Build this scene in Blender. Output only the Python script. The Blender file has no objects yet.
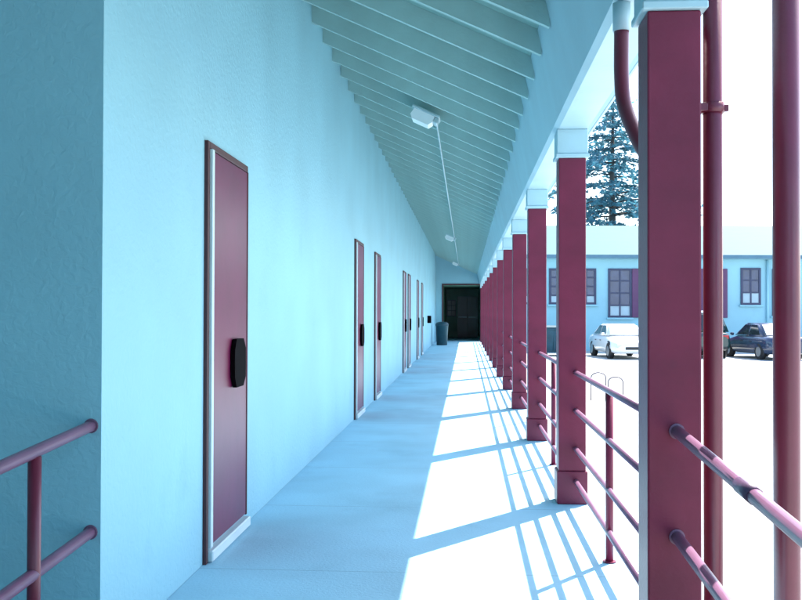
import bpy, bmesh, math, random
from mathutils import Vector, Matrix
R = math.radians
random.seed(7)
sc = bpy.context.scene
col = sc.collection

# ------------------------------------------------------------------ camera
F_PX, E = 950.0, 1.25
YAW, PITCH, ROLL = math.atan(65/950), math.atan(12/950), R(0.15)
cam_d = bpy.data.cameras.new('camera')
cam = bpy.data.objects.new('camera', cam_d); col.objects.link(cam)
cam_d.sensor_width = 36; cam_d.lens = 36*F_PX/802
cam_d.clip_start = 0.05; cam_d.clip_end = 6000
cam.matrix_world = (Matrix.Translation((0, 0, E)) @ Matrix.Rotation(YAW, 4, 'Z')
                    @ Matrix.Rotation(R(90)+PITCH, 4, 'X') @ Matrix.Rotation(ROLL, 4, 'Z'))
sc.camera = cam
FW = Vector((-math.sin(YAW), math.cos(YAW), 0)); RT = Vector((math.cos(YAW), math.sin(YAW), 0))
def spot(px, d):            # plan position seen at column px of the photograph, d metres ahead
    v = FW*d + RT*((px-401)/F_PX*d)
    return v.x, v.y
def hz(py, d):              # height seen at row py, d metres ahead
    return E + (312-py)/F_PX*d

# ------------------------------------------------------------------ materials
def mat(name, base, rough=0.6, var=0.12, scale=3.0, bump=0.0, bscale=40.0, metal=0.0, spec=0.5, stretch=(1, 1, 1),
        dirt=None, coat=0.0, detail=4.0, bdist=0.01):
    m = bpy.data.materials.new(name); m.use_nodes = True
    nt = m.node_tree; N = nt.nodes; L = nt.links
    b = N['Principled BSDF']
    b.inputs['Roughness'].default_value = rough
    b.inputs['Metallic'].default_value = metal
    b.inputs['Specular IOR Level'].default_value = spec
    b.inputs['Coat Weight'].default_value = coat
    tc = N.new('ShaderNodeTexCoord')
    mp = N.new('ShaderNodeMapping'); mp.inputs['Scale'].default_value = stretch
    L.new(tc.outputs['Object'], mp.inputs['Vector'])
    nz = N.new('ShaderNodeTexNoise'); nz.inputs['Scale'].default_value = scale; nz.inputs['Detail'].default_value = detail
    L.new(mp.outputs['Vector'], nz.inputs['Vector'])
    rp = N.new('ShaderNodeValToRGB')
    lo = [max(0, c*(1-var)) for c in base]; hi = [min(1, c*(1+var)) for c in base]
    rp.color_ramp.elements[0].position = 0.3; rp.color_ramp.elements[1].position = 0.7
    rp.color_ramp.elements[0].color = (*lo, 1); rp.color_ramp.elements[1].color = (*hi, 1)
    L.new(nz.outputs['Fac'], rp.inputs['Fac'])
    out = rp.outputs['Color']
    if dirt:
        n2 = N.new('ShaderNodeTexNoise'); n2.inputs['Scale'].default_value = dirt[1]; n2.inputs['Detail'].default_value = 6
        n2.inputs['Roughness'].default_value = 0.65
        L.new(mp.outputs['Vector'], n2.inputs['Vector'])
        r2 = N.new('ShaderNodeValToRGB'); r2.color_ramp.elements[0].position = dirt[2]; r2.color_ramp.elements[1].position = dirt[2]+0.16
        r2.color_ramp.elements[0].color = (0, 0, 0, 1); r2.color_ramp.elements[1].color = (dirt[3],)*3+(1,)
        L.new(n2.outputs['Fac'], r2.inputs['Fac'])
        mx = N.new('ShaderNodeMixRGB'); mx.inputs['Color2'].default_value = (*dirt[0], 1)
        L.new(r2.outputs['Color'], mx.inputs['Fac']); L.new(out, mx.inputs['Color1'])
        out = mx.outputs['Color']
    L.new(out, b.inputs['Base Color'])
    if bump:
        n3 = N.new('ShaderNodeTexNoise'); n3.inputs['Scale'].default_value = bscale; n3.inputs['Detail'].default_value = 5
        n3.inputs['Distortion'].default_value = 0.6
        L.new(tc.outputs['Object'], n3.inputs['Vector'])
        bp = N.new('ShaderNodeBump'); bp.inputs['Strength'].default_value = bump; bp.inputs['Distance'].default_value = bdist
        L.new(n3.outputs['Fac'], bp.inputs['Height']); L.new(bp.outputs['Normal'], b.inputs['Normal'])
    return m

def concrete(name, base, joint, jy=1.52, jx=None):
    m = mat(name, base, 0.75, 0.10, 1.3, 0.25, 60, dirt=((base[0]*0.70, base[1]*0.73, base[2]*0.74), 1.1, 0.55, 0.45))
    nt = m.node_tree; N = nt.nodes; L = nt.links; b = N['Principled BSDF']
    src = b.inputs['Base Color'].links[0].from_socket
    tc = [n for n in N if n.type == 'TEX_COORD'][0]
    sx = N.new('ShaderNodeSeparateXYZ'); L.new(tc.outputs['Object'], sx.inputs[0])
    def line(sock, step, w):
        a = N.new('ShaderNodeMath'); a.operation = 'DIVIDE'; a.inputs[1].default_value = step; L.new(sock, a.inputs[0])
        f = N.new('ShaderNodeMath'); f.operation = 'FRACT'; L.new(a.outputs[0], f.inputs[0])
        c = N.new('ShaderNodeMath'); c.operation = 'LESS_THAN'; c.inputs[1].default_value = w/step; L.new(f.outputs[0], c.inputs[0])
        return c.outputs[0]
    s = line(sx.outputs['Y'], jy, 0.012)
    if jx:
        t = line(sx.outputs['X'], jx, 0.012)
        mm = N.new('ShaderNodeMath'); mm.operation = 'MAXIMUM'; L.new(s, mm.inputs[0]); L.new(t, mm.inputs[1]); s = mm.outputs[0]
    mx = N.new('ShaderNodeMixRGB'); mx.inputs['Color2'].default_value = (*joint, 1)
    L.new(s, mx.inputs['Fac']); L.new(src, mx.inputs['Color1']); L.new(mx.outputs['Color'], b.inputs['Base Color'])
    return m

M = {}
M['stucco']   = mat('stucco', (0.295, 0.56, 0.655), 0.6, 0.07, 0.9, 0.6, 34, dirt=((0.22, 0.46, 0.56), 1.6, 0.60, 0.5), bdist=0.006)
M['pale']     = mat('pale_paint', (0.44, 0.61, 0.67), 0.5, 0.06, 2.0, 0.12, 30, dirt=((0.26, 0.48, 0.56), 2.5, 0.60, 0.5))
M['white']    = mat('white_trim', (0.66, 0.76, 0.78), 0.5, 0.06, 4.0, 0.1, 40)
M['deck']     = mat('deck_boards', (0.245, 0.42, 0.40), 0.7, 0.14, 2.0, 0.2, 30, stretch=(1, 6, 1))
M['rafter']   = mat('rafter_paint', (0.34, 0.51, 0.50), 0.6, 0.10, 3.0, 0.2, 30)
M['maroon']   = mat('maroon_paint', (0.178, 0.016, 0.045), 0.38, 0.18, 4.0, 0.10, 55, spec=0.32, dirt=((0.105, 0.015, 0.036), 5.0, 0.60, 0.6))
M['rail']     = mat('rail_paint', (0.20, 0.095, 0.165), 0.32, 0.12, 9.0, 0.06, 80, dirt=((0.16, 0.04, 0.05), 12.0, 0.64, 0.6))
M['sleeve']   = mat('sleeve_paint', (0.11, 0.055, 0.11), 0.4, 0.12, 9.0)
M['pipe']     = mat('pipe_paint', (0.155, 0.018, 0.042), 0.34, 0.12, 6.0, 0.05, 60)
M['door']     = mat('door_paint', (0.160, 0.008, 0.052), 0.34, 0.14, 3.0, 0.06, 6, spec=0.5, coat=0.0, dirt=((0.13, 0.012, 0.038), 3.5, 0.58, 0.5))
M['casing']   = mat('casing_paint', (0.075, 0.018, 0.022), 0.5, 0.12, 6.0)
M['black']    = mat('black_metal', (0.004, 0.002, 0.003), 0.75, 0.2, 8.0, spec=0.04)
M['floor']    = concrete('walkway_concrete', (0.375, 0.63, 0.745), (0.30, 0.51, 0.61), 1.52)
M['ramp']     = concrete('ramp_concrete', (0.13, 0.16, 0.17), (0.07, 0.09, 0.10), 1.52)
M['lot']      = concrete('lot_concrete', (0.42, 0.44, 0.43), (0.28, 0.29, 0.29), 4.6, 4.6)
M['glass']    = mat('window_glass', (0.035, 0.055, 0.13), 0.22, 0.2, 2.0, spec=0.8)
M['blind']    = mat('window_blind', (0.40, 0.52, 0.58), 0.6, 0.08, 3.0)
M['frame']    = mat('dark_frame', (0.035, 0.045, 0.10), 0.5, 0.15, 5.0)
M['panel']    = mat('maroon_panel', (0.11, 0.035, 0.11), 0.5, 0.12, 3.0)
M['farwall']  = mat('far_wall', (0.30, 0.56, 0.645), 0.7, 0.07, 0.5, 0.2, 12, dirt=((0.24, 0.43, 0.50), 0.7, 0.58, 0.6))
M['farroof']  = mat('far_roof', (0.020, 0.125, 0.150), 0.8, 0.10, 0.8, 0.3, 9, stretch=(1, 5, 5))
M['gutter']   = mat('gutter_paint', (0.07, 0.17, 0.24), 0.5, 0.1, 3.0)
M['galv']     = mat('galvanised', (0.42, 0.55, 0.58), 0.45, 0.1, 9.0, metal=0.3)
M['hoop']     = mat('hoop_metal', (0.14, 0.12, 0.14), 0.5, 0.15, 9.0)
M['lens']     = mat('lamp_lens', (0.80, 0.86, 0.88), 0.3, 0.03, 5.0)
M['bin']      = mat('bin_plastic', (0.012, 0.055, 0.075), 0.5, 0.15, 5.0)
M['dark']     = mat('dark_green_wall', (0.085, 0.22, 0.16), 0.5, 0.2, 1.5)
M['darkdoor'] = mat('dark_door', (0.012, 0.030, 0.025), 0.3, 0.2, 2.0)
M['paper']    = mat('notice_paper', (0.42, 0.44, 0.45), 0.7, 0.12, 6.0)
M['carwhite'] = mat('white_car_paint', (0.78, 0.79, 0.80), 0.25, 0.02, 2.0, coat=0.6)
M['carblue']  = mat('navy_car_paint', (0.025, 0.04, 0.085), 0.22, 0.06, 2.0, coat=0.7)
M['cargreen'] = mat('dark_green_car_paint', (0.012, 0.045, 0.045), 0.22, 0.06, 2.0, coat=0.7)
M['dump']     = mat('dumpster_paint', (0.008, 0.060, 0.095), 0.6, 0.25, 3.0)
M['carglass'] = mat('car_glass', (0.012, 0.018, 0.022), 0.05, 0.1, 2.0, spec=0.9)
M['glareglass'] = mat('glare_car_glass', (0.42, 0.48, 0.52), 0.08, 0.1, 2.0, spec=0.9)  # sun glare on car windows, put into a pale base colour
M['tyre']     = mat('tyre_rubber', (0.018, 0.018, 0.018), 0.8, 0.15, 12.0)
M['rim']      = mat('rim_alloy', (0.5, 0.52, 0.54), 0.3, 0.06, 9.0, metal=0.8)
M['redlens']  = mat('red_lens', (0.45, 0.02, 0.02), 0.15, 0.05, 9.0)
M['clearlens']= mat('clear_lens', (0.6, 0.65, 0.68), 0.1, 0.05, 9.0)
M['trim']     = mat('black_trim', (0.02, 0.02, 0.022), 0.5, 0.1, 9.0)
M['bark']     = mat('bark', (0.05, 0.055, 0.055), 0.9, 0.3, 4.0, 0.6, 14, stretch=(1, 1, 0.2))
M['leaf']     = mat('cedar_needles', (0.06, 0.20, 0.26), 0.6, 0.5, 0.8)
nt = M['leaf'].node_tree
_b = nt.nodes['Principled BSDF']; _t = nt.nodes.new('ShaderNodeBsdfTranslucent'); _m = nt.nodes.new('ShaderNodeMixShader')
nt.links.new(_b.inputs['Base Color'].links[0].from_socket, _t.inputs['Color'])
_m.inputs[0].default_value = 0.45
nt.links.new(_b.outputs[0], _m.inputs[1]); nt.links.new(_t.outputs[0], _m.inputs[2])
nt.links.new(_m.outputs[0], nt.nodes['Material Output'].inputs['Surface'])
M['soil']     = mat('soil', (0.10, 0.08, 0.06), 0.9, 0.2, 3)

# ------------------------------------------------------------------ mesh builder
class MB:
    def __init__(s): s.bm = bmesh.new()
    def box(s, x0, x1, y0, y1, z0, z1, bev=0.0, mtx=None, seg=1):
        g = bmesh.ops.create_cube(s.bm, size=1)
        vs = g['verts']
        for v in vs:
            v.co = Vector(((x0+x1)/2+v.co.x*(x1-x0), (y0+y1)/2+v.co.y*(y1-y0), (z0+z1)/2+v.co.z*(z1-z0)))
        if bev:
            es = list({e for v in vs for e in v.link_edges})
            r = bmesh.ops.bevel(s.bm, geom=es, offset=bev, segments=seg, affect='EDGES', profile=0.5)
            vs = list({v for f in r['faces'] for v in f.verts})
            st = list(vs); seen = set(vs)
            while st:
                v = st.pop()
                for e in v.link_edges:
                    o = e.other_vert(v)
                    if o not in seen: seen.add(o); st.append(o)
            vs = list(seen)
        if mtx is not None:
            for v in vs: v.co = mtx @ v.co
        return s
    def prism(s, pts, a0, a1, axis='Y'):   # polygon in the plane across `axis`
        def P(p, a):
            return (p[0], a, p[1]) if axis == 'Y' else ((a, p[0], p[1]) if axis == 'X' else (p[0], p[1], a))
        A = [s.bm.verts.new(P(p, a0)) for p in pts]; B = [s.bm.verts.new(P(p, a1)) for p in pts]
        n = len(pts)
        fs = [s.bm.faces.new(A), s.bm.faces.new(B[::-1])]
        for i in range(n):
            j = (i+1) % n
            fs.append(s.bm.faces.new((A[i], B[i], B[j], A[j])))
        bmesh.ops.recalc_face_normals(s.bm, faces=fs)
        return s
    def tube(s, pts, r, n=14, cap=True, r_end=None):
        pts = [Vector(p) for p in pts]; rings = []
        prev = None
        for i, p in enumerate(pts):
            if i == 0: t = pts[1]-p
            elif i == len(pts)-1: t = p-pts[i-1]
            else: t = (pts[i+1]-p).normalized()+(p-pts[i-1]).normalized()
            t.normalize()
            if prev is None:
                a = Vector((0, 0, 1)) if abs(t.z) < 0.9 else Vector((1, 0, 0))
                u = t.cross(a).normalized()
            else:
                u = (prev-t*prev.dot(t)).normalized()
            prev = u; w = t.cross(u)
            rr = r if r_end is None else r+(r_end-r)*i/(len(pts)-1)
            rings.append([s.bm.verts.new(p+u*math.cos(2*math.pi*k/n)*rr+w*math.sin(2*math.pi*k/n)*rr) for k in range(n)])
        fs = []
        for A, B in zip(rings, rings[1:]):
            for k in range(n):
                j = (k+1) % n
                f = s.bm.faces.new((A[k], A[j], B[j], B[k])); f.smooth = True; fs.append(f)
        if cap:
            fs.append(s.bm.faces.new(rings[0][::-1])); fs.append(s.bm.faces.new(rings[-1]))
        bmesh.ops.recalc_face_normals(s.bm, faces=fs)
        return s
    def lathe(s, prof, cx, cy, n=24):
        rings = [[s.bm.verts.new((cx+r*math.cos(2*math.pi*k/n), cy+r*math.sin(2*math.pi*k/n), z)) for k in range(n)] for r, z in prof]
        fs = []
        for A, B in zip(rings, rings[1:]):
            for k in range(n):
                j = (k+1) % n
                f = s.bm.faces.new((A[k], A[j], B[j], B[k])); f.smooth = True; fs.append(f)
        fs.append(s.bm.faces.new(rings[0][::-1])); fs.append(s.bm.faces.new(rings[-1]))
        bmesh.ops.recalc_face_normals(s.bm, faces=fs)
        return s
    def quad(s, *p):
        f = s.bm.faces.new([s.bm.verts.new(q) for q in p]); return f
    def build(s, name, m, parent=None, origin=(0, 0, 0)):
        o = Vector(origin)
        for v in s.bm.verts: v.co -= o
        me = bpy.data.meshes.new(name); s.bm.to_mesh(me); s.bm.free()
        me.materials.append(m)
        ob = bpy.data.objects.new(name, me); col.objects.link(ob)
        if parent: ob.parent = parent
        else: ob.location = o
        return ob

def tag(o, label=None, cat=None, group=None, kind=None):
    if label: o['label'] = label
    if cat: o['category'] = cat
    if group: o['group'] = group
    if kind: o['kind'] = kind
    return o
def thing(name, label, cat, loc=(0, 0, 0), rz=0, group=None):
    o = bpy.data.objects.new(name, None); col.objects.link(o)
    o.empty_display_size = 0.3
    o.location = loc; o.rotation_euler = (0, 0, rz)
    return tag(o, label, cat, group, 'thing')
def dup(o, parent=None):
    c = o.copy(); col.objects.link(c)
    if parent is not None: c.parent = parent
    for ch in list(o.children): dup(ch, c)
    return c
def struct(name, mb, m): return tag(mb.build(name, m), kind='structure')

# ------------------------------------------------------------------ constants of the place
WX = -1.294                      # face of the corridor wall
CX0, CX1 = 0.605, 0.782          # column faces
COLY = [3.22+3.05*i for i in range(13)]
END_Y = 41.2
LOT = -0.60
SLOPE = 0.456
def rz_(x): return 3.68-SLOPE*(x-WX)        # underside of rafters
ROOF_Y0 = -9.0  # roof lengthened out of view behind the camera to darken the return wall
RAMP_S = 0.060

# ------------------------------------------------------------------ ground, walkway, ramp
g = MB(); n = 1500
g.quad((-n, -n, LOT), (n, -n, LOT), (n, n, LOT), (-n, n, LOT))
struct('parking_lot', g, M['lot'])
struct('walkway', MB().box(WX+0.002, 0.90, 3.0, END_Y+6.5, LOT+0.004, 0.0), M['floor'])
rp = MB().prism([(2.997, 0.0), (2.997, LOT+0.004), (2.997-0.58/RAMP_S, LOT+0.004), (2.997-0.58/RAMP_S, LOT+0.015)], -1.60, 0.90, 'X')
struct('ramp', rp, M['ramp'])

# ------------------------------------------------------------------ classroom building with its doors and added shading wings
BY0 = 3.305
bld = thing('classroom_building', 'long pale aqua stucco school building with a row of maroon doors along the covered walkway', 'building', (WX, BY0, 0))
o = (WX, BY0, 0)
RX = -7.2
top = lambda x: rz_(x)+0.150
w = MB().prism([(WX, LOT), (WX, top(WX)), (RX, top(RX)), (2*RX-WX, top(WX)), (2*RX-WX, LOT)], BY0, END_Y-0.01)
w.prism([(-3.2, LOT), (-3.2, top(-3.2)-0.004), (RX, top(RX)-0.004), (2*RX+3.2, top(-3.2)-0.004), (2*RX+3.2, LOT)], ROOF_Y0+0.6, BY0-0.002)  # unseen left wing, added to keep sky light off the return wall
w.box(-3.198, 4.6, -14.0, -9.6, LOT, 4.4); w.box(4.602, 13.0, -14.0, -1.5, LOT, 4.4)  # unseen back and right wings, added as blockers to shade the return wall
w.build('wall', M['stucco'], bld, o)
def make_door(parent, org):
    y0, W, H = 0.0, 0.86, 2.10
    d = MB().box(0.0, 0.018, 0.075, W-0.015, 0.075, H-0.04, 0.003).build('door', M['door'], parent)
    c = MB()
    c.box(-0.01, 0.020, 0.0, 0.034, 0.0, H, 0.003)
    c.box(-0.01, 0.020, 0.0345, W, H-0.036, H, 0.003)
    c.box(-0.01, 0.022, W-0.012, W+0.004, 0.07, H-0.0365, 0.002)
    c.build('door_frame', M['casing'], d)
    MB().box(-0.01, 0.034, 0.036, 0.073, 0.072, H-0.038, 0.003).build('weather_strip', M['white'], d)
    MB().box(-0.01, 0.044, 0.036, W+0.005, 0.004, 0.060, 0.006).build('threshold', M['white'], d)
    h = MB()
    # pull handle: a chamfered guard plate standing off the door on a short neck
    h.prism([(0.46, 0.895), (0.50, 0.835), (0.66, 0.835), (0.715, 0.885), (0.715, 1.045), (0.66, 1.10), (0.50, 1.10), (0.46, 1.040)], 0.024, 0.046, 'X')
    h.box(0.015, 0.0245, 0.53, 0.65, 0.90, 1.04, 0.006)
    h.build('pull_handle', M['black'], d)
    for z in (0.28, 1.05, 1.80):
        MB().tube([(0.024, 0.078, z-0.05), (0.024, 0.078, z+0.05)], 0.009, 8).build('hinge', M['casing'], d)
    return d
d0 = make_door(bld, o)
door_y = [4.62, 10.95, 13.35, 19.40, 21.05, 24.9, 27.4]
d0.location = (0, door_y[0]-BY0, 0)
for y in door_y[1:]:
    dd = dup(d0, bld); dd.location = (0, y-BY0, 0)

# ------------------------------------------------------------------ canopy roof
roof = thing('canopy_roof', 'sloping open rafter roof over the walkway with grey green boards', 'roof', (WX, ROOF_Y0, 3.68))
o = (WX, ROOF_Y0, 3.68)
EX = 1.02
dk = MB()
dz = lambda x: rz_(x)+0.155
dk.prism([(RX, dz(RX)), (RX, dz(RX)+0.07), (EX, dz(EX)+0.07), (EX, dz(EX))], ROOF_Y0, END_Y-0.012)
dk.prism([(RX-0.001, dz(RX)), (RX-0.001, dz(RX)+0.07), (2*RX-EX, dz(EX)+0.07), (2*RX-EX, dz(EX))], ROOF_Y0, END_Y-0.012)
dk.build('deck', M['deck'], roof, o)
MB().box(EX+0.001, EX+0.022, ROOF_Y0-0.01, END_Y-0.012, dz(EX)-0.035, dz(EX)+0.075, 0.003).build('fascia', M['pale'], roof, o)
MB().prism([(0.7925, dz(0.7925)-0.003), (EX-0.001, dz(EX)-0.003), (EX-0.001, dz(EX)-0.030), (0.7925, dz(0.7925)-0.030)], ROOF_Y0, END_Y-0.012).build('soffit', M['pale'], roof, o)
bm_prof = [(0.448, rz_(0.448)+0.148), (0.573, 2.472), (0.603, 2.450), (0.790, 2.450), (0.790, rz_(0.790)+0.148)]
MB().prism(bm_prof, ROOF_Y0+0.05, END_Y-0.012).build('beam', M['pale'], roof, o)
y = 5.45-0.61*23
raf = None
while y < END_Y-0.1:
    if raf is None:
        x1 = 0.47
        r_ = MB().prism([(WX-0.0, rz_(WX)), (WX-0.0, rz_(WX)+0.153), (x1, rz_(x1)+0.153), (x1, rz_(x1))], y-0.02, y+0.02)
        raf = r_.build('rafter', M['rafter'], roof, o); y0r = y
    else:
        c = raf.copy(); col.objects.link(c); c.location = (random.uniform(-0.004, 0.004), y-y0r+random.uniform(-0.012, 0.012), random.uniform(0, 0.003))
    y += 0.61

# ------------------------------------------------------------------ columns
ordinal = ['nearest', 'second', 'third', 'fourth', 'fifth', 'sixth', 'seventh', 'eighth', 'ninth', 'tenth', 'eleventh', 'twelfth', 'thirteenth']
def col_label(i):
    if i == 0: return 'large maroon square column nearest the camera with a pipe strapped to its side'
    if i == 12: return 'farthest maroon square column, last before the dark doorway'
    return '%s maroon square column counted from the camera along the walkway' % ordinal[i]
cx = (CX0+CX1)/2; hw = (CX1-CX0)/2
c0 = thing('column', col_label(0), 'column', (cx, COLY[0]+hw, 0), 0, 'maroon columns along the walkway')
MB().box(-hw, hw, -hw, hw, 0.215, 2.262, 0.006, seg=2).build('shaft', M['maroon'], c0)
MB().box(-hw-0.011, hw+0.011, -hw-0.011, hw+0.011, 0.001, 0.2145, 0.006).build('plinth', M['maroon'], c0)
cp = MB().box(-hw-0.012, hw+0.012, -hw-0.012, hw+0.012, 2.290, 2.4495, 0.004)
cp.box(-hw-0.020, hw+0.020, -hw-0.020, hw+0.020, 2.2625, 2.2895, 0.004)
cp.build('capital', M['pale'], c0)
for i in range(1, 13):
    c = dup(c0); c.location = (cx, COLY[i]+hw, 0); c['label'] = col_label(i)

# ------------------------------------------------------------------ railings between the columns
RXX = 0.715; RH = [0.857, 0.609, 0.360, 0.150]
y0 = COLY[0]+2*hw-0.02; y1 = COLY[1]+0.02; ym = (y0+y1)/2
def rail_label(i):
    if i == 11: return 'farthest four bar maroon pipe railing, between the last two columns'
    return 'four bar maroon pipe railing between the %s and %s columns from the camera' % (ordinal[i], ordinal[i+1])
r0 = thing('railing', rail_label(0), 'railing', (RXX, ym, 0), 0, 'pipe railings between the columns')
o = (RXX, ym, 0)
for h in RH:
    MB().tube([(RXX, y0, h), (RXX, y1, h)], 0.0168, 14).build('rail', M['rail'], r0, o)
MB().tube([(RXX+0.004, ym, 0.0), (RXX+0.004, ym, RH[0]-0.012)], 0.0195, 14).build('post', M['maroon'], r0, o)
MB().tube([(RXX+0.004, ym, 0.001), (RXX+0.004, ym, 0.008)], 0.034, 16).build('floor_flange', M['maroon'], r0, o)
for i in range(1, 12):
    c = dup(r0); c.location = (RXX, ym+3.05*i, 0); c['label'] = rail_label(i)

# ------------------------------------------------------------------ ramp handrails
def ramp_rail(label, x, y_end, ztop, zlow, posts, y_start, sleeve=None):
    t = thing('ramp_handrail', label, 'handrail', (x, y_end, 0), 0, 'pipe handrails of the ramp')
    o = (x, y_end, 0)
    zz = lambda z, y: z-RAMP_S*(y_end-y)
    for z in (ztop, zlow):
        MB().tube([(x, y_start, zz(z, y_start)), (x, y_end-0.006, zz(z, y_end-0.006))], 0.0200, 18).build('rail', M['rail'], t, o)
        MB().tube([(x, y_end-0.007, z), (x, y_end-0.001, z)], 0.026, 18).build('wall_flange', M['rail'], t, o)
    for y in posts:
        MB().tube([(x, y, -RAMP_S*(2.997-y)), (x, y, zz(ztop, y)-0.015)], 0.0205, 16).build('post', M['pipe'], t, o)
    if sleeve:
        MB().tube([(x, sleeve-0.06, zz(ztop, sleeve-0.06)), (x, sleeve+0.06, zz(ztop, sleeve+0.06))], 0.0222, 18).build('sleeve', M['sleeve'], t, o)
ramp_rail('sloping two bar pipe handrail ending on the shaded stucco return wall', -1.330, BY0, 0.842, 0.465, [2.86, 0.8, -1.2, -3.2], -4.5)
ramp_rail('sloping two bar pipe handrail fixed to the nearest column', 0.700, COLY[0], 0.856, 0.506, [1.55, -0.4, -2.4, -4.2], -4.5, 2.42)

# ------------------------------------------------------------------ pipes beside the nearest column
px_, py_ = spot(713, 3.22)
t = thing('downpipe', 'slim maroon drain pipe strapped to the right side of the nearest column', 'pipe', (px_, py_, 0))
o = (px_, py_, 0)
MB().tube([(px_, py_, 0.012), (px_, py_, rz_(px_)+0.15)], 0.032, 24).build('pipe', M['pipe'], t, o)
zb = hz(107, 3.22)
b_ = MB().tube([(px_, py_, zb-0.017), (px_, py_, zb+0.017)], 0.038, 24)
b_.box(CX1-0.004, px_-0.02, py_-0.03, py_-0.022, zb-0.013, zb+0.013, 0.002)
b_.box(px_+0.036, px_+0.052, py_-0.008, py_+0.008, zb-0.012, zb+0.012, 0.002)
b_.build('pipe_strap', M['pipe'], t, o)
MB().tube([(px_, py_, 0.001), (px_, py_, 0.03)], 0.045, 20).build('pipe_shoe', M['pipe'], t, o)

px_, py_ = spot(786.5, 3.25)
t = thing('steel_pole', 'thick round maroon steel pole at the right, outside the roof edge', 'pole', (px_, py_, LOT))
o = (px_, py_, LOT)
MB().tube([(px_, py_, LOT+0.03), (px_, py_, 3.35)], 0.0445, 28).build('shaft', M['pipe'], t, o)
MB().box(px_-0.11, px_+0.11, py_-0.11, py_+0.11, LOT+0.004, LOT+0.03, 0.004).build('base_plate', M['pipe'], t, o)
MB().lathe([(0.048, 3.34), (0.048, 3.37), (0.03, 3.395), (0.005, 3.40)], px_, py_).build('cap', M['pipe'], t, o)

def smooth(pts, k=6):
    P = [Vector(p) for p in pts]; out = []
    for i in range(len(P)-1):
        a = P[max(i-1, 0)]; b = P[i]; c = P[i+1]; d = P[min(i+2, len(P)-1)]
        for j in range(k):
            u = j/k
            out.append(0.5*((2*b)+(c-a)*u+(2*a-5*b+4*c-d)*u*u+(3*b-a-3*c+d)*u**3))
    out.append(P[-1]); return out
t = thing('bent_drainpipe', 'curved dark maroon drain pipe bending from the beam to behind the nearest column', 'pipe', (0.6, 3.72, 2.45))
o = (0.6, 3.72, 2.45)
MB().tube(smooth([(0.600, 3.72, 2.345), (0.600, 3.72, 2.16), (0.608, 3.69, 2.04), (0.640, 3.58, 1.89), (0.690, 3.465, 1.74), (0.695, 3.445, 1.60), (0.695, 3.445, 0.02)]), 0.0285, 18).build('pipe', M['pipe'], t, o)
MB().tube([(0.600, 3.72, 2.34), (0.600, 3.72, 2.449)], 0.034, 20).build('outlet', M['pale'], t, o)
MB().tube([(0.695, 3.445, 0.0015), (0.695, 3.445, 0.04)], 0.036, 18).build('pipe_shoe', M['pipe'], t, o)

# ------------------------------------------------------------------ ceiling lights and conduit
LX = -0.315*E
ang = math.atan(SLOPE)
labs = ['nearest ceiling light, a white glass lamp under the rafters', 'small middle ceiling light farther along the rafters', 'farthest ceiling light, close to the dark doorway']
def light(i, y):
    z = rz_(LX)
    t = thing('ceiling_light', labs[i], 'light', (LX, y, z), 0, 'ceiling lights of the walkway')
    t.rotation_euler = (0, ang, 0)
    MB().box(-0.15, 0.15, -0.12, 0.14, -0.030, -0.002, 0.006).build('mounting_plate', M['galv'], t)
    le = MB()
    le.prism([(-0.12, -0.031), (-0.135, -0.10), (-0.10, -0.135), (0.07, -0.135), (0.10, -0.09), (0.10, -0.031)], -0.10, 0.11)
    le.build('lens', M['lens'], t)
    MB().box(0.102, 0.15, -0.09, 0.10, -0.085, -0.031, 0.008).build('ballast_box', M['galv'], t)
ly = [9.55, 25.1, 38.6]
for i, y in enumerate(ly): light(i, y)
cxl = LX+0.085
for a, b, lb in ((ly[0]+0.15, ly[1]-0.13, 'thin pale conduit running along the rafters between the near and middle lights'),
                 (ly[1]+0.15, ly[2]-0.13, 'thin pale conduit running along the rafters between the middle and farthest lights')):
    t = MB().tube([(cxl, a, rz_(cxl)-0.013), (cxl, b, rz_(cxl)-0.013)], 0.0115, 10).build('conduit', M['galv'], None, (cxl, a, rz_(cxl)))
    tag(t, lb, 'conduit', 'conduits along the ceiling')

# ------------------------------------------------------------------ end building with dark doorway
OX0, OX1, OZ = -0.98, 0.62, 2.42
eb = thing('end_building', 'pale aqua end wall with a dark recessed doorway closing the walkway', 'building', (0, END_Y, 0))
o = (0, END_Y, 0)
w = MB()
w.box(-12, OX0-0.06, END_Y, END_Y+9, LOT, 4.6); w.box(OX1+0.06, 1.15, END_Y, END_Y+9, LOT, 4.6)
w.box(OX0-0.0595, OX1+0.0595, END_Y+0.001, END_Y+8.99, OZ+0.06, 4.59)
w.build('wall', M['stucco'], eb, o)
f = MB()
f.box(OX0-0.058, OX0, END_Y-0.03, END_Y+0.2, 0.002, OZ+0.058, 0.004); f.box(OX1, OX1+0.058, END_Y-0.03, END_Y+0.2, 0.002, OZ+0.058, 0.004)
f.box(OX0+0.001, OX1-0.001, END_Y-0.03, END_Y+0.2, OZ, OZ+0.058, 0.004)
f.build('door_frame', M['casing'], eb, o)
v = MB()
v.box(OX0-0.05, OX0-0.002, END_Y+0.202, END_Y+6, 0.002, OZ); v.box(OX1+0.002, OX1+0.05, END_Y+0.202, END_Y+6, 0.002, OZ)
v.box(OX0, OX1, END_Y+0.202, END_Y+6, OZ-0.04, OZ-0.002); v.box(OX0-0.05, OX1+0.05, END_Y+6.001, END_Y+6.1, 0.002, OZ)
v.build('vestibule', M['dark'], eb, o)
for a, b in ((-0.42, 0.07), (0.08, 0.57)):
    d = MB().box(a, b, END_Y+5.93, END_Y+5.985, 0.004, 2.03, 0.004).build('door', M['darkdoor'], eb, o)
    MB().box(a+0.03, b-0.03, END_Y+5.895, END_Y+5.928, 0.98, 1.03, 0.006).build('push_bar', M['galv'], d, o)
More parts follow.
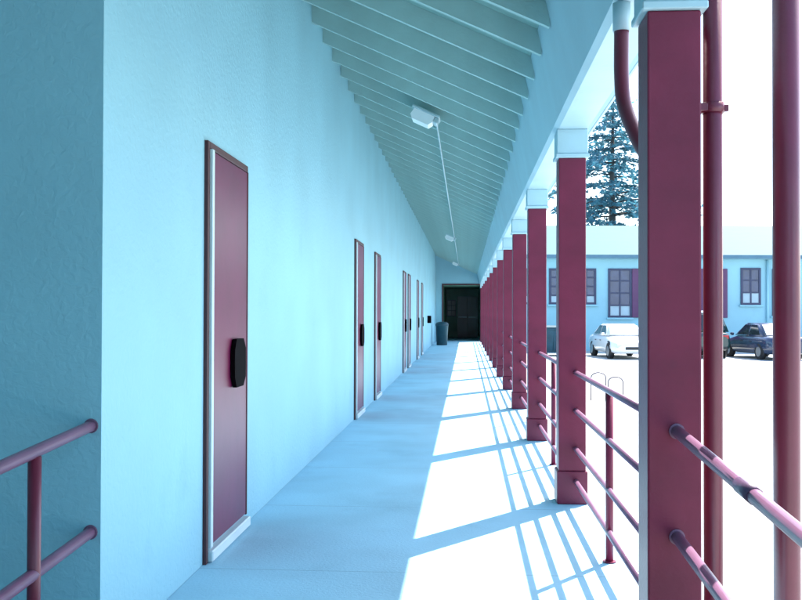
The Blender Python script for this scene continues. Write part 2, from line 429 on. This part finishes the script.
t = thing('notice_board', 'pale notice board on the dark wall inside the far doorway', 'notice board', (-0.72, END_Y+5.97, 1.5))
o = (-0.72, END_Y+5.97, 1.5)
MB().box(-0.93, -0.50, END_Y+5.975, END_Y+5.998, 1.05, 1.85, 0.003).build('frame', M['frame'], t, o)
pp = MB()
for q in range(6):
    xx = -0.91+(q % 2)*0.20; zz = 1.08+(q//2)*0.255
    pp.box(xx, xx+0.185, END_Y+5.968, END_Y+5.974, zz, zz+0.235)
pp.build('notices', M['paper'], t, o)

# rubbish bin near the end
bx, by = spot(442, 36.0)
t = thing('trash_can', 'dark blue round trash can standing by the wall near the doorway', 'trash can', (bx, by, 0))
MB().lathe([(0.19, 0.002), (0.20, 0.02), (0.235, 0.72), (0.25, 0.725), (0.25, 0.75), (0.235, 0.755)], 0, 0).build('body', M['bin'], t)
MB().lathe([(0.252, 0.7555), (0.252, 0.79), (0.20, 0.86), (0.09, 0.885), (0.03, 0.89)], 0, 0).build('lid', M['bin'], t)
eby = 32.0
t = thing('wall_box', 'small black box on the wall just before the trash can', 'box', (WX, eby, 1.0))
MB().box(0.001, 0.12, -0.1, 0.1, -0.12, 0.13, 0.01).build('case', M['black'], t)
MB().box(0.1205, 0.128, -0.08, 0.08, -0.10, 0.11, 0.003).build('cover', M['trim'], t)

# ------------------------------------------------------------------ far building across the lot
D = 46.0
fx, fy = spot(505, D)
fb = thing('far_building', 'low pale blue school wing with dark framed windows and a teal roof across the lot', 'building', (fx, fy, LOT), YAW)
k = D/F_PX
lx = lambda px: (px-505)*k
lz = lambda py: hz(py, D)-LOT
Lf = lx(960); ez = lz(257)
w = MB().prism([(0.0, 0.0), (0.0, ez), (6.0, ez+1.9), (12.0, ez), (12.0, 0.0)], 0, Lf, 'X')
w.build('wall', M['farwall'], fb)
rz1 = hz(224, D+5.4)-LOT
rf = MB().prism([(-0.6, ez-0.02), (-0.6, ez+0.10), (6.0, rz1), (6.0, rz1-0.14)], -0.5, Lf+0.5, 'X')
rf.prism([(6.001, rz1-0.14), (6.001, rz1), (12.6, ez+0.10), (12.6, ez-0.02)], -0.5, Lf+0.5, 'X')
rf.build('roof', M['farroof'], fb)
MB().box(-0.5, Lf+0.5, -0.64, -0.601, ez-0.06, ez+0.11, 0.005).build('gutter', M['gutter'], fb)
MB().box(0, Lf, -0.58, -0.003, ez-0.07, ez-0.03).build('soffit', M['farwall'], fb)
def window(p0, p1, q0, q1, cols, rows, blind=1):
    x0, x1, z1, z0 = lx(p0), lx(p1), lz(q0), lz(q1)
    fr = MB(); t_ = 0.10
    fr.box(x0, x0+t_, -0.07, -0.002, z0, z1); fr.box(x1-t_, x1, -0.07, -0.002, z0, z1)
    fr.box(x0+t_+0.001, x1-t_-0.001, -0.07, -0.002, z1-t_, z1); fr.box(x0+t_+0.001, x1-t_-0.001, -0.07, -0.002, z0, z0+t_)
    for c in range(1, cols):
        xx = x0+(x1-x0)*c/cols; fr.box(xx-0.035, xx+0.035, -0.06, -0.003, z0+t_+0.001, z1-t_-0.001)
    for r in range(1, rows):
        zz = z0+(z1-z0)*r/rows; fr.box(x0+t_+0.001, x1-t_-0.001, -0.058, -0.004, zz-0.035, zz+0.035)
    f = fr.build('window', M['frame'], fb)
    zs = z0+(z1-z0)*blind/rows
    MB().box(x0+t_*0.8, x1-t_*0.8, -0.03, -0.005, zs, z1-t_*0.8).build('pane', M['glass'], f)
    MB().box(x0+t_*0.8, x1-t_*0.8, -0.034, -0.005, z0+t_*0.8, zs-0.004).build('lower_pane', M['blind'], f)
    MB().box(x0-0.08, x1+0.08, -0.14, -0.002, z0-0.09, z0-0.003, 0.01).build('sill', M['farwall'], f)
window(549, 570, 268, 304, 2, 4)
window(576, 596, 268, 304, 2, 4)
window(608, 631.5, 268, 317, 2, 4)
window(740.5, 760.5, 267, 304, 2, 3)
window(772, 794, 268, 315, 2, 4)
window(812, 834, 267, 304, 2, 3)
window(848, 870, 267, 304, 2, 3)
window(512, 533, 268, 304, 2, 4)
pn = MB().box(lx(631.8), lx(727), -0.09, -0.002, lz(317), lz(268), 0.01).build('entry_panel', M['panel'], fb)
g = MB()
for q in range(1, 6):
    xx = lx(631.8)+(lx(727)-lx(631.8))*q/6; g.box(xx-0.03, xx+0.03, -0.115, -0.0905, lz(317), lz(268))
g.build('batten', M['frame'], pn)
MB().tube([(lx(767), -0.09, 0.0), (lx(767), -0.09, ez-0.1)], 0.06, 10).build('downspout', M['farwall'], fb)

# ------------------------------------------------------------------ cars
def car(name, label, paint, loc, rz, L=4.45, W=1.74, H=1.40, suv=False, hatch=False, gl='carglass', rgl='carglass', roof=False):  # roof: adds the white slab of painted sun glare
    t = thing(name, label, 'car', (*loc, LOT+0.002), rz, 'cars parked across the lot')
    hl = L/2; hw = W/2; belt = 0.92 if not suv else 1.08; gc = 0.22 if not suv else 0.30
    fr_h = belt-0.20; bk_h = belt-0.02
    st = [(hl, gc+0.12, fr_h-0.18, hw*0.72), (hl-0.10, gc+0.02, fr_h-0.06, hw*0.90), (hl-0.55, gc, fr_h+0.03, hw*0.98), (hl*0.36, gc, belt-0.01, hw),
          (0, gc, belt, hw), (-hl*0.55, gc, belt+0.02, hw), (-hl+0.45, gc, bk_h+0.02, hw*0.98), (-hl+0.08, gc+0.05, bk_h-0.03, hw*0.92), (-hl, gc+0.14, bk_h-0.18, hw*0.80)]
    b = bmesh.new(); rings = []
    for y, z0, z1, w_ in st:
        h = z1-z0
        half = [(w_*0.80, z0), (w_*0.96, z0+0.06), (w_*1.0, z0+h*0.40), (w_*0.985, z0+h*0.70), (w_*0.93, z1-0.05), (w_*0.80, z1), (w_*0.4, z1+0.025)]
        pts = half+[(-x, z) for x, z in half[::-1]]
        rings.append([b.verts.new((x, y, z)) for x, z in pts])
    for A, B in zip(rings, rings[1:]):
        for i in range(len(A)):
            j = (i+1) % len(A)
            f = b.faces.new((A[i], A[j], B[j], B[i])); f.smooth = True
    b.faces.new(rings[0][::-1]); b.faces.new(rings[-1]); bmesh.ops.recalc_face_normals(b, faces=b.faces)
    m = MB(); m.bm.free(); m.bm = b
    body = m.build('body', paint, t)
    # greenhouse
    if suv:   yy = (0.95, 0.35, -hl+0.55, -hl+0.12)
    elif hatch: yy = (1.00, 0.30, -1.15, -hl+0.18)
    else:     yy = (1.00, 0.28, -0.85, -1.62)
    zb, zt = belt-0.005, H
    wb, wt = hw*0.90, hw*0.70
    def frus(y0, y1, y2, y3, wb, wt, zb, zt):
        return [(-wb, y0, zb), (wb, y0, zb), (wb, y3, zb), (-wb, y3, zb), (-wt, y1, zt), (wt, y1, zt), (wt, y2, zt), (-wt, y2, zt)]
    m = MB(); V = [m.bm.verts.new(p) for p in frus(*yy, wb, wt, zb, zt)]
    for q in ((0, 3, 2, 1), (4, 5, 6, 7), (0, 1, 5, 4), (1, 2, 6, 5), (2, 3, 7, 6), (3, 0, 4, 7)): m.bm.faces.new([V[i] for i in q])
    bmesh.ops.recalc_face_normals(m.bm, faces=m.bm.faces)
    bmesh.ops.bevel(m.bm, geom=[e for e in m.bm.edges if min(v.co.z for v in e.verts) > zb+0.01 or abs(e.verts[0].co.z-e.verts[1].co.z) > 0.1], offset=0.07, segments=3, affect='EDGES')
    for f in m.bm.faces: f.smooth = True
    m.build('cabin', paint, body)
    P = [Vector(p) for p in frus(*yy, wb, wt, zb, zt)]
    if roof: MB().box(-wt*0.97, wt*0.97, yy[2]+0.03, yy[1]-0.03, H-0.03, H+0.075, 0.025).build('roof_glare', M['carwhite'], body)  # white slab added as painted sun glare on the dark roof
    def pane(name, a, b_, c, d, u0, u1, v0, v1, mm='carglass'):
        nrm = (b_-a).cross(d-a).normalized()
        if nrm.dot((a+b_+c+d)/4-Vector((0, (yy[1]+yy[2])/2, (zb+zt)/2))) < 0: nrm = -nrm
        def at(u, v): return (a*(1-u)+b_*u)*(1-v)+(d*(1-u)+c*u)*v
        q = [at(u0, v0), at(u1, v0), at(u1, v1), at(u0, v1)]
        m = MB(); lo = [m.bm.verts.new(p-nrm*0.01) for p in q]; hi = [m.bm.verts.new(p+nrm*0.008) for p in q]
        m.bm.faces.new(hi); m.bm.faces.new(lo[::-1])
        for i in range(4): m.bm.faces.new((lo[i], lo[(i+1) % 4], hi[(i+1) % 4], hi[i]))
        bmesh.ops.recalc_face_normals(m.bm, faces=m.bm.faces)
        m.build(name, M[mm], body)
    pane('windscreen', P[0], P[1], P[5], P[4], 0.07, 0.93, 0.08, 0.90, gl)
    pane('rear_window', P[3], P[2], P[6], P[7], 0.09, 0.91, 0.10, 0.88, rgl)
    for a, b_, c, d in ((1, 2, 6, 5), (0, 3, 7, 4)):
        pane('side_window', P[a], P[b_], P[c], P[d], 0.10, 0.47, 0.10, 0.86)
        pane('side_window', P[a], P[b_], P[c], P[d], 0.51, 0.88, 0.10, 0.86)
    r = 0.315 if not suv else 0.36
    for s in (-1, 1):
        for yw in (hl-0.86, -hl+0.92):
            xw = s*(hw-0.10)
            MB().tube([(xw-s*0.04, yw, r+0.03), (xw+s*0.075, yw, r+0.03)], r+0.055, 24).build('wheel_arch', M['trim'], body)
            wh = MB().tube([(xw-s*0.10, yw, r), (xw+s*0.095, yw, r)], r, 24).build('wheel', M['tyre'], t)
            rm = MB().tube([(xw+s*0.094, yw, r), (xw+s*0.108, yw, r)], r*0.62, 20)
            rm.build('rim', M['rim'], wh)
        MB().box(s*hw*0.66-0.15, s*hw*0.66+0.15, hl-0.11, hl-0.015, fr_h-0.26, fr_h-0.12, 0.02).build('headlight', M['clearlens'], t)
        MB().box(s*hw*0.68-0.13, s*hw*0.68+0.13, -hl+0.005, -hl+0.10, bk_h-0.28, bk_h-0.12, 0.02).build('tail_light', M['redlens'], t)
        MB().box(s*(hw+0.06)-0.07, s*(hw+0.06)+0.07, 0.78, 0.90, belt+0.0, belt+0.12, 0.03).build('wing_mirror', paint, t)
        for yy_, in ((0.15,), (-0.65,)):
            MB().box(s*hw-0.012, s*hw+0.014, yy_-0.08, yy_+0.08, belt-0.22, belt-0.19, 0.004).build('door_handle', M['trim'], t)
    MB().box(-0.38, 0.38, hl-0.06, hl+0.012, gc+0.16, gc+0.28, 0.015).build('grille', M['trim'], t)
    MB().box(-hw*0.78, hw*0.78, -hl-0.012, -hl+0.08, gc+0.06, gc+0.20, 0.03).build('bumper', M['trim'] if suv else paint, t)
    MB().box(-0.16, 0.16, -hl-0.006, -hl+0.03, bk_h-0.30, bk_h-0.19, 0.004).build('number_plate', M['clearlens'], t)
    return t
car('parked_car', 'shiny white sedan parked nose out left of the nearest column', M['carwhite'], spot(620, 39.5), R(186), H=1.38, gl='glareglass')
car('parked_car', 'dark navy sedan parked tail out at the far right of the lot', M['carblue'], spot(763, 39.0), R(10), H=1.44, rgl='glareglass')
car('parked_car', 'dark green tall car with sun glare on its roof, half hidden behind the slim pipe', M['cargreen'], spot(694, 40.5), R(4), H=1.86, suv=True, roof=True)
bx, by = spot(561, 41.0)
t = thing('dumpster', 'dark teal steel dumpster against the far building, seen left of the second column', 'dumpster', (bx, by, LOT+0.004), YAW)
m = MB(); m.prism([(-0.62, 0.14), (0.62, 0.14), (0.72, 1.22), (-0.72, 1.16)], -0.85, 0.85, 'X')
m.build('bin_body', M['dump'], t)
rb = MB()
for xx in (-0.8, -0.4, 0.0, 0.4, 0.8): rb.box(xx-0.03, xx+0.03, -0.71, -0.66, 0.2, 1.10, 0.005)
rb.box(-0.9, 0.9, -0.765, -0.715, 1.10, 1.165, 0.01)
rb.build('rib', M['dump'], t)
for x0, x1 in ((-0.86, -0.01), (0.01, 0.86)):
    MB().prism([(-0.76, 1.175), (-0.76, 1.215), (0.73, 1.275), (0.73, 1.235)], x0, x1, 'X').build('lid', M['bin'], t)
for xx in (-0.7, 0.7):
    for yy in (-0.5, 0.5):
        MB().tube([(xx-0.03, yy, 0.075), (xx+0.03, yy, 0.075)], 0.072, 14).build('caster', M['tyre'], t)

# ------------------------------------------------------------------ bicycle rack
HD = 20.0
bx, by = spot(607, HD)
t = thing('bike_rack', 'thin metal bike rack hoops standing beyond the near railing', 'bike rack', (bx, by, LOT), YAW)
zt = hz(372, HD)-LOT
for x0, dzz in ((-0.335, 0.0), (0.025, -0.09)):
    zq = zt+dzz; w2 = 0.155
    pts = [(x0, 0, 0.004), (x0, 0, zq-0.11)]
    pts += [(x0+w2-w2*math.cos(a), 0, zq-0.11+0.11*math.sin(a)) for a in [math.pi*j/10 for j in range(1, 10)]]
    pts += [(x0+2*w2, 0, zq-0.11), (x0+2*w2, 0, 0.004)]
    MB().tube(pts, 0.015, 8).build('hoop', M['hoop'], t)

# ------------------------------------------------------------------ cedar behind the far building
def conifer(label, loc, H, Rm, seed):
    rnd = random.Random(seed)
    t = thing('cedar_tree', label, 'tree', (*loc, LOT))
    tr = MB().tube([(0, 0, 0), (0.1, 0.05, H*0.3), (0.0, 0.1, H*0.6), (0.1, 0, H*0.97)], 0.42, 12, r_end=0.05)
    cr = MB(); bmv = cr.bm
    br = MB()
    def leafclump(c, rad, nn):
        for _ in range(nn):
            p = c+Vector((rnd.gauss(0, rad), rnd.gauss(0, rad), rnd.gauss(0, rad*0.35)))
            s = rnd.uniform(0.10, 0.26)
            a = rnd.uniform(0, 6.28); tl = rnd.uniform(-0.7, 0.7)
            u = Vector((math.cos(a), math.sin(a), tl)).normalized()*s
            v = u.cross(Vector((rnd.gauss(0, 1), rnd.gauss(0, 1), rnd.gauss(0, 1)+0.3))).normalized()*s*0.42
            cr.quad(p-u, p-v*0.9, p+u, p+v)
    z = H*0.16
    while z < H*0.985:
        fr = (z/H)
        rad = Rm*(1-fr)**0.72*1.05
        nb = rnd.randint(5, 7) if fr < 0.85 else 3
        a0 = rnd.uniform(0, 6.28)
        for kk in range(nb):
            a = a0+kk*6.283/nb+rnd.gauss(0, 0.25)
            ln = max(0.5, rad*rnd.uniform(0.55, 1.18))
            dirv = Vector((math.cos(a), math.sin(a), 0))
            zz = z+rnd.uniform(-0.25, 0.25)
            pts = []
            for j in range(7):
                u = j/6
                pts.append(Vector((0, 0, zz))+dirv*ln*u+Vector((0, 0, ln*(0.22*u-0.42*u*u))))
            br.tube(pts, 0.075*(1-fr)+0.03, 5, r_end=0.012)
            side = Vector((-dirv.y, dirv.x, 0))
            nsp = int(4+ln*2.8)
            for j in range(nsp):
                u = 0.22+0.80*(j+rnd.random()*0.6)/nsp
                p = Vector((0, 0, zz))+dirv*ln*u+Vector((0, 0, ln*(0.22*u-0.42*u*u)))
                wdt = ln*0.24*(1.15-u)
                leafclump(p+side*rnd.uniform(-1, 1)*wdt+Vector((0, 0, -0.08)), 0.24, rnd.randint(7, 11))
        z += rnd.uniform(0.50, 0.85)
    cr.build('crown', M['leaf'], t)
    tk = tr.build('trunk', M['bark'], t)
    br.build('limbs', M['bark'], tk)
conifer('tall dark cedar with layered branches rising behind the far building', spot(612, 62), hz(82, 62)-LOT, 9.0, 3)

# ------------------------------------------------------------------ light
sv = Vector((0.48, 0.65, 1.0)).normalized()
sl = bpy.data.lights.new('sun', 'SUN'); sl.energy = 4.2; sl.angle = R(0.5); sl.color = (1.0, 0.96, 0.90)
so = bpy.data.objects.new('sun', sl); col.objects.link(so); so.location = (20, 25, 40)
so.rotation_euler = (-sv).to_track_quat('-Z', 'Y').to_euler()
wd = bpy.data.worlds.new('World'); sc.world = wd; wd.use_nodes = True
N = wd.node_tree.nodes; L = wd.node_tree.links
sk = N.new('ShaderNodeTexSky'); sk.sky_type = 'NISHITA'; sk.sun_disc = False
sk.sun_elevation = math.asin(sv.z); sk.sun_rotation = math.atan2(sv.x, sv.y)
sk.air_density = 1.0; sk.dust_density = 1.0; sk.ozone_density = 1.0
bg = N['Background']; bg.inputs['Strength'].default_value = 0.15
L.new(sk.outputs['Color'], bg.inputs['Color'])
vs = sc.view_settings
sc.display_settings.display_device = 'sRGB'
vs.view_transform = 'Standard'; vs.look = 'None'; vs.gamma = 1; vs.use_curve_mapping = False
vs.exposure = 1.88
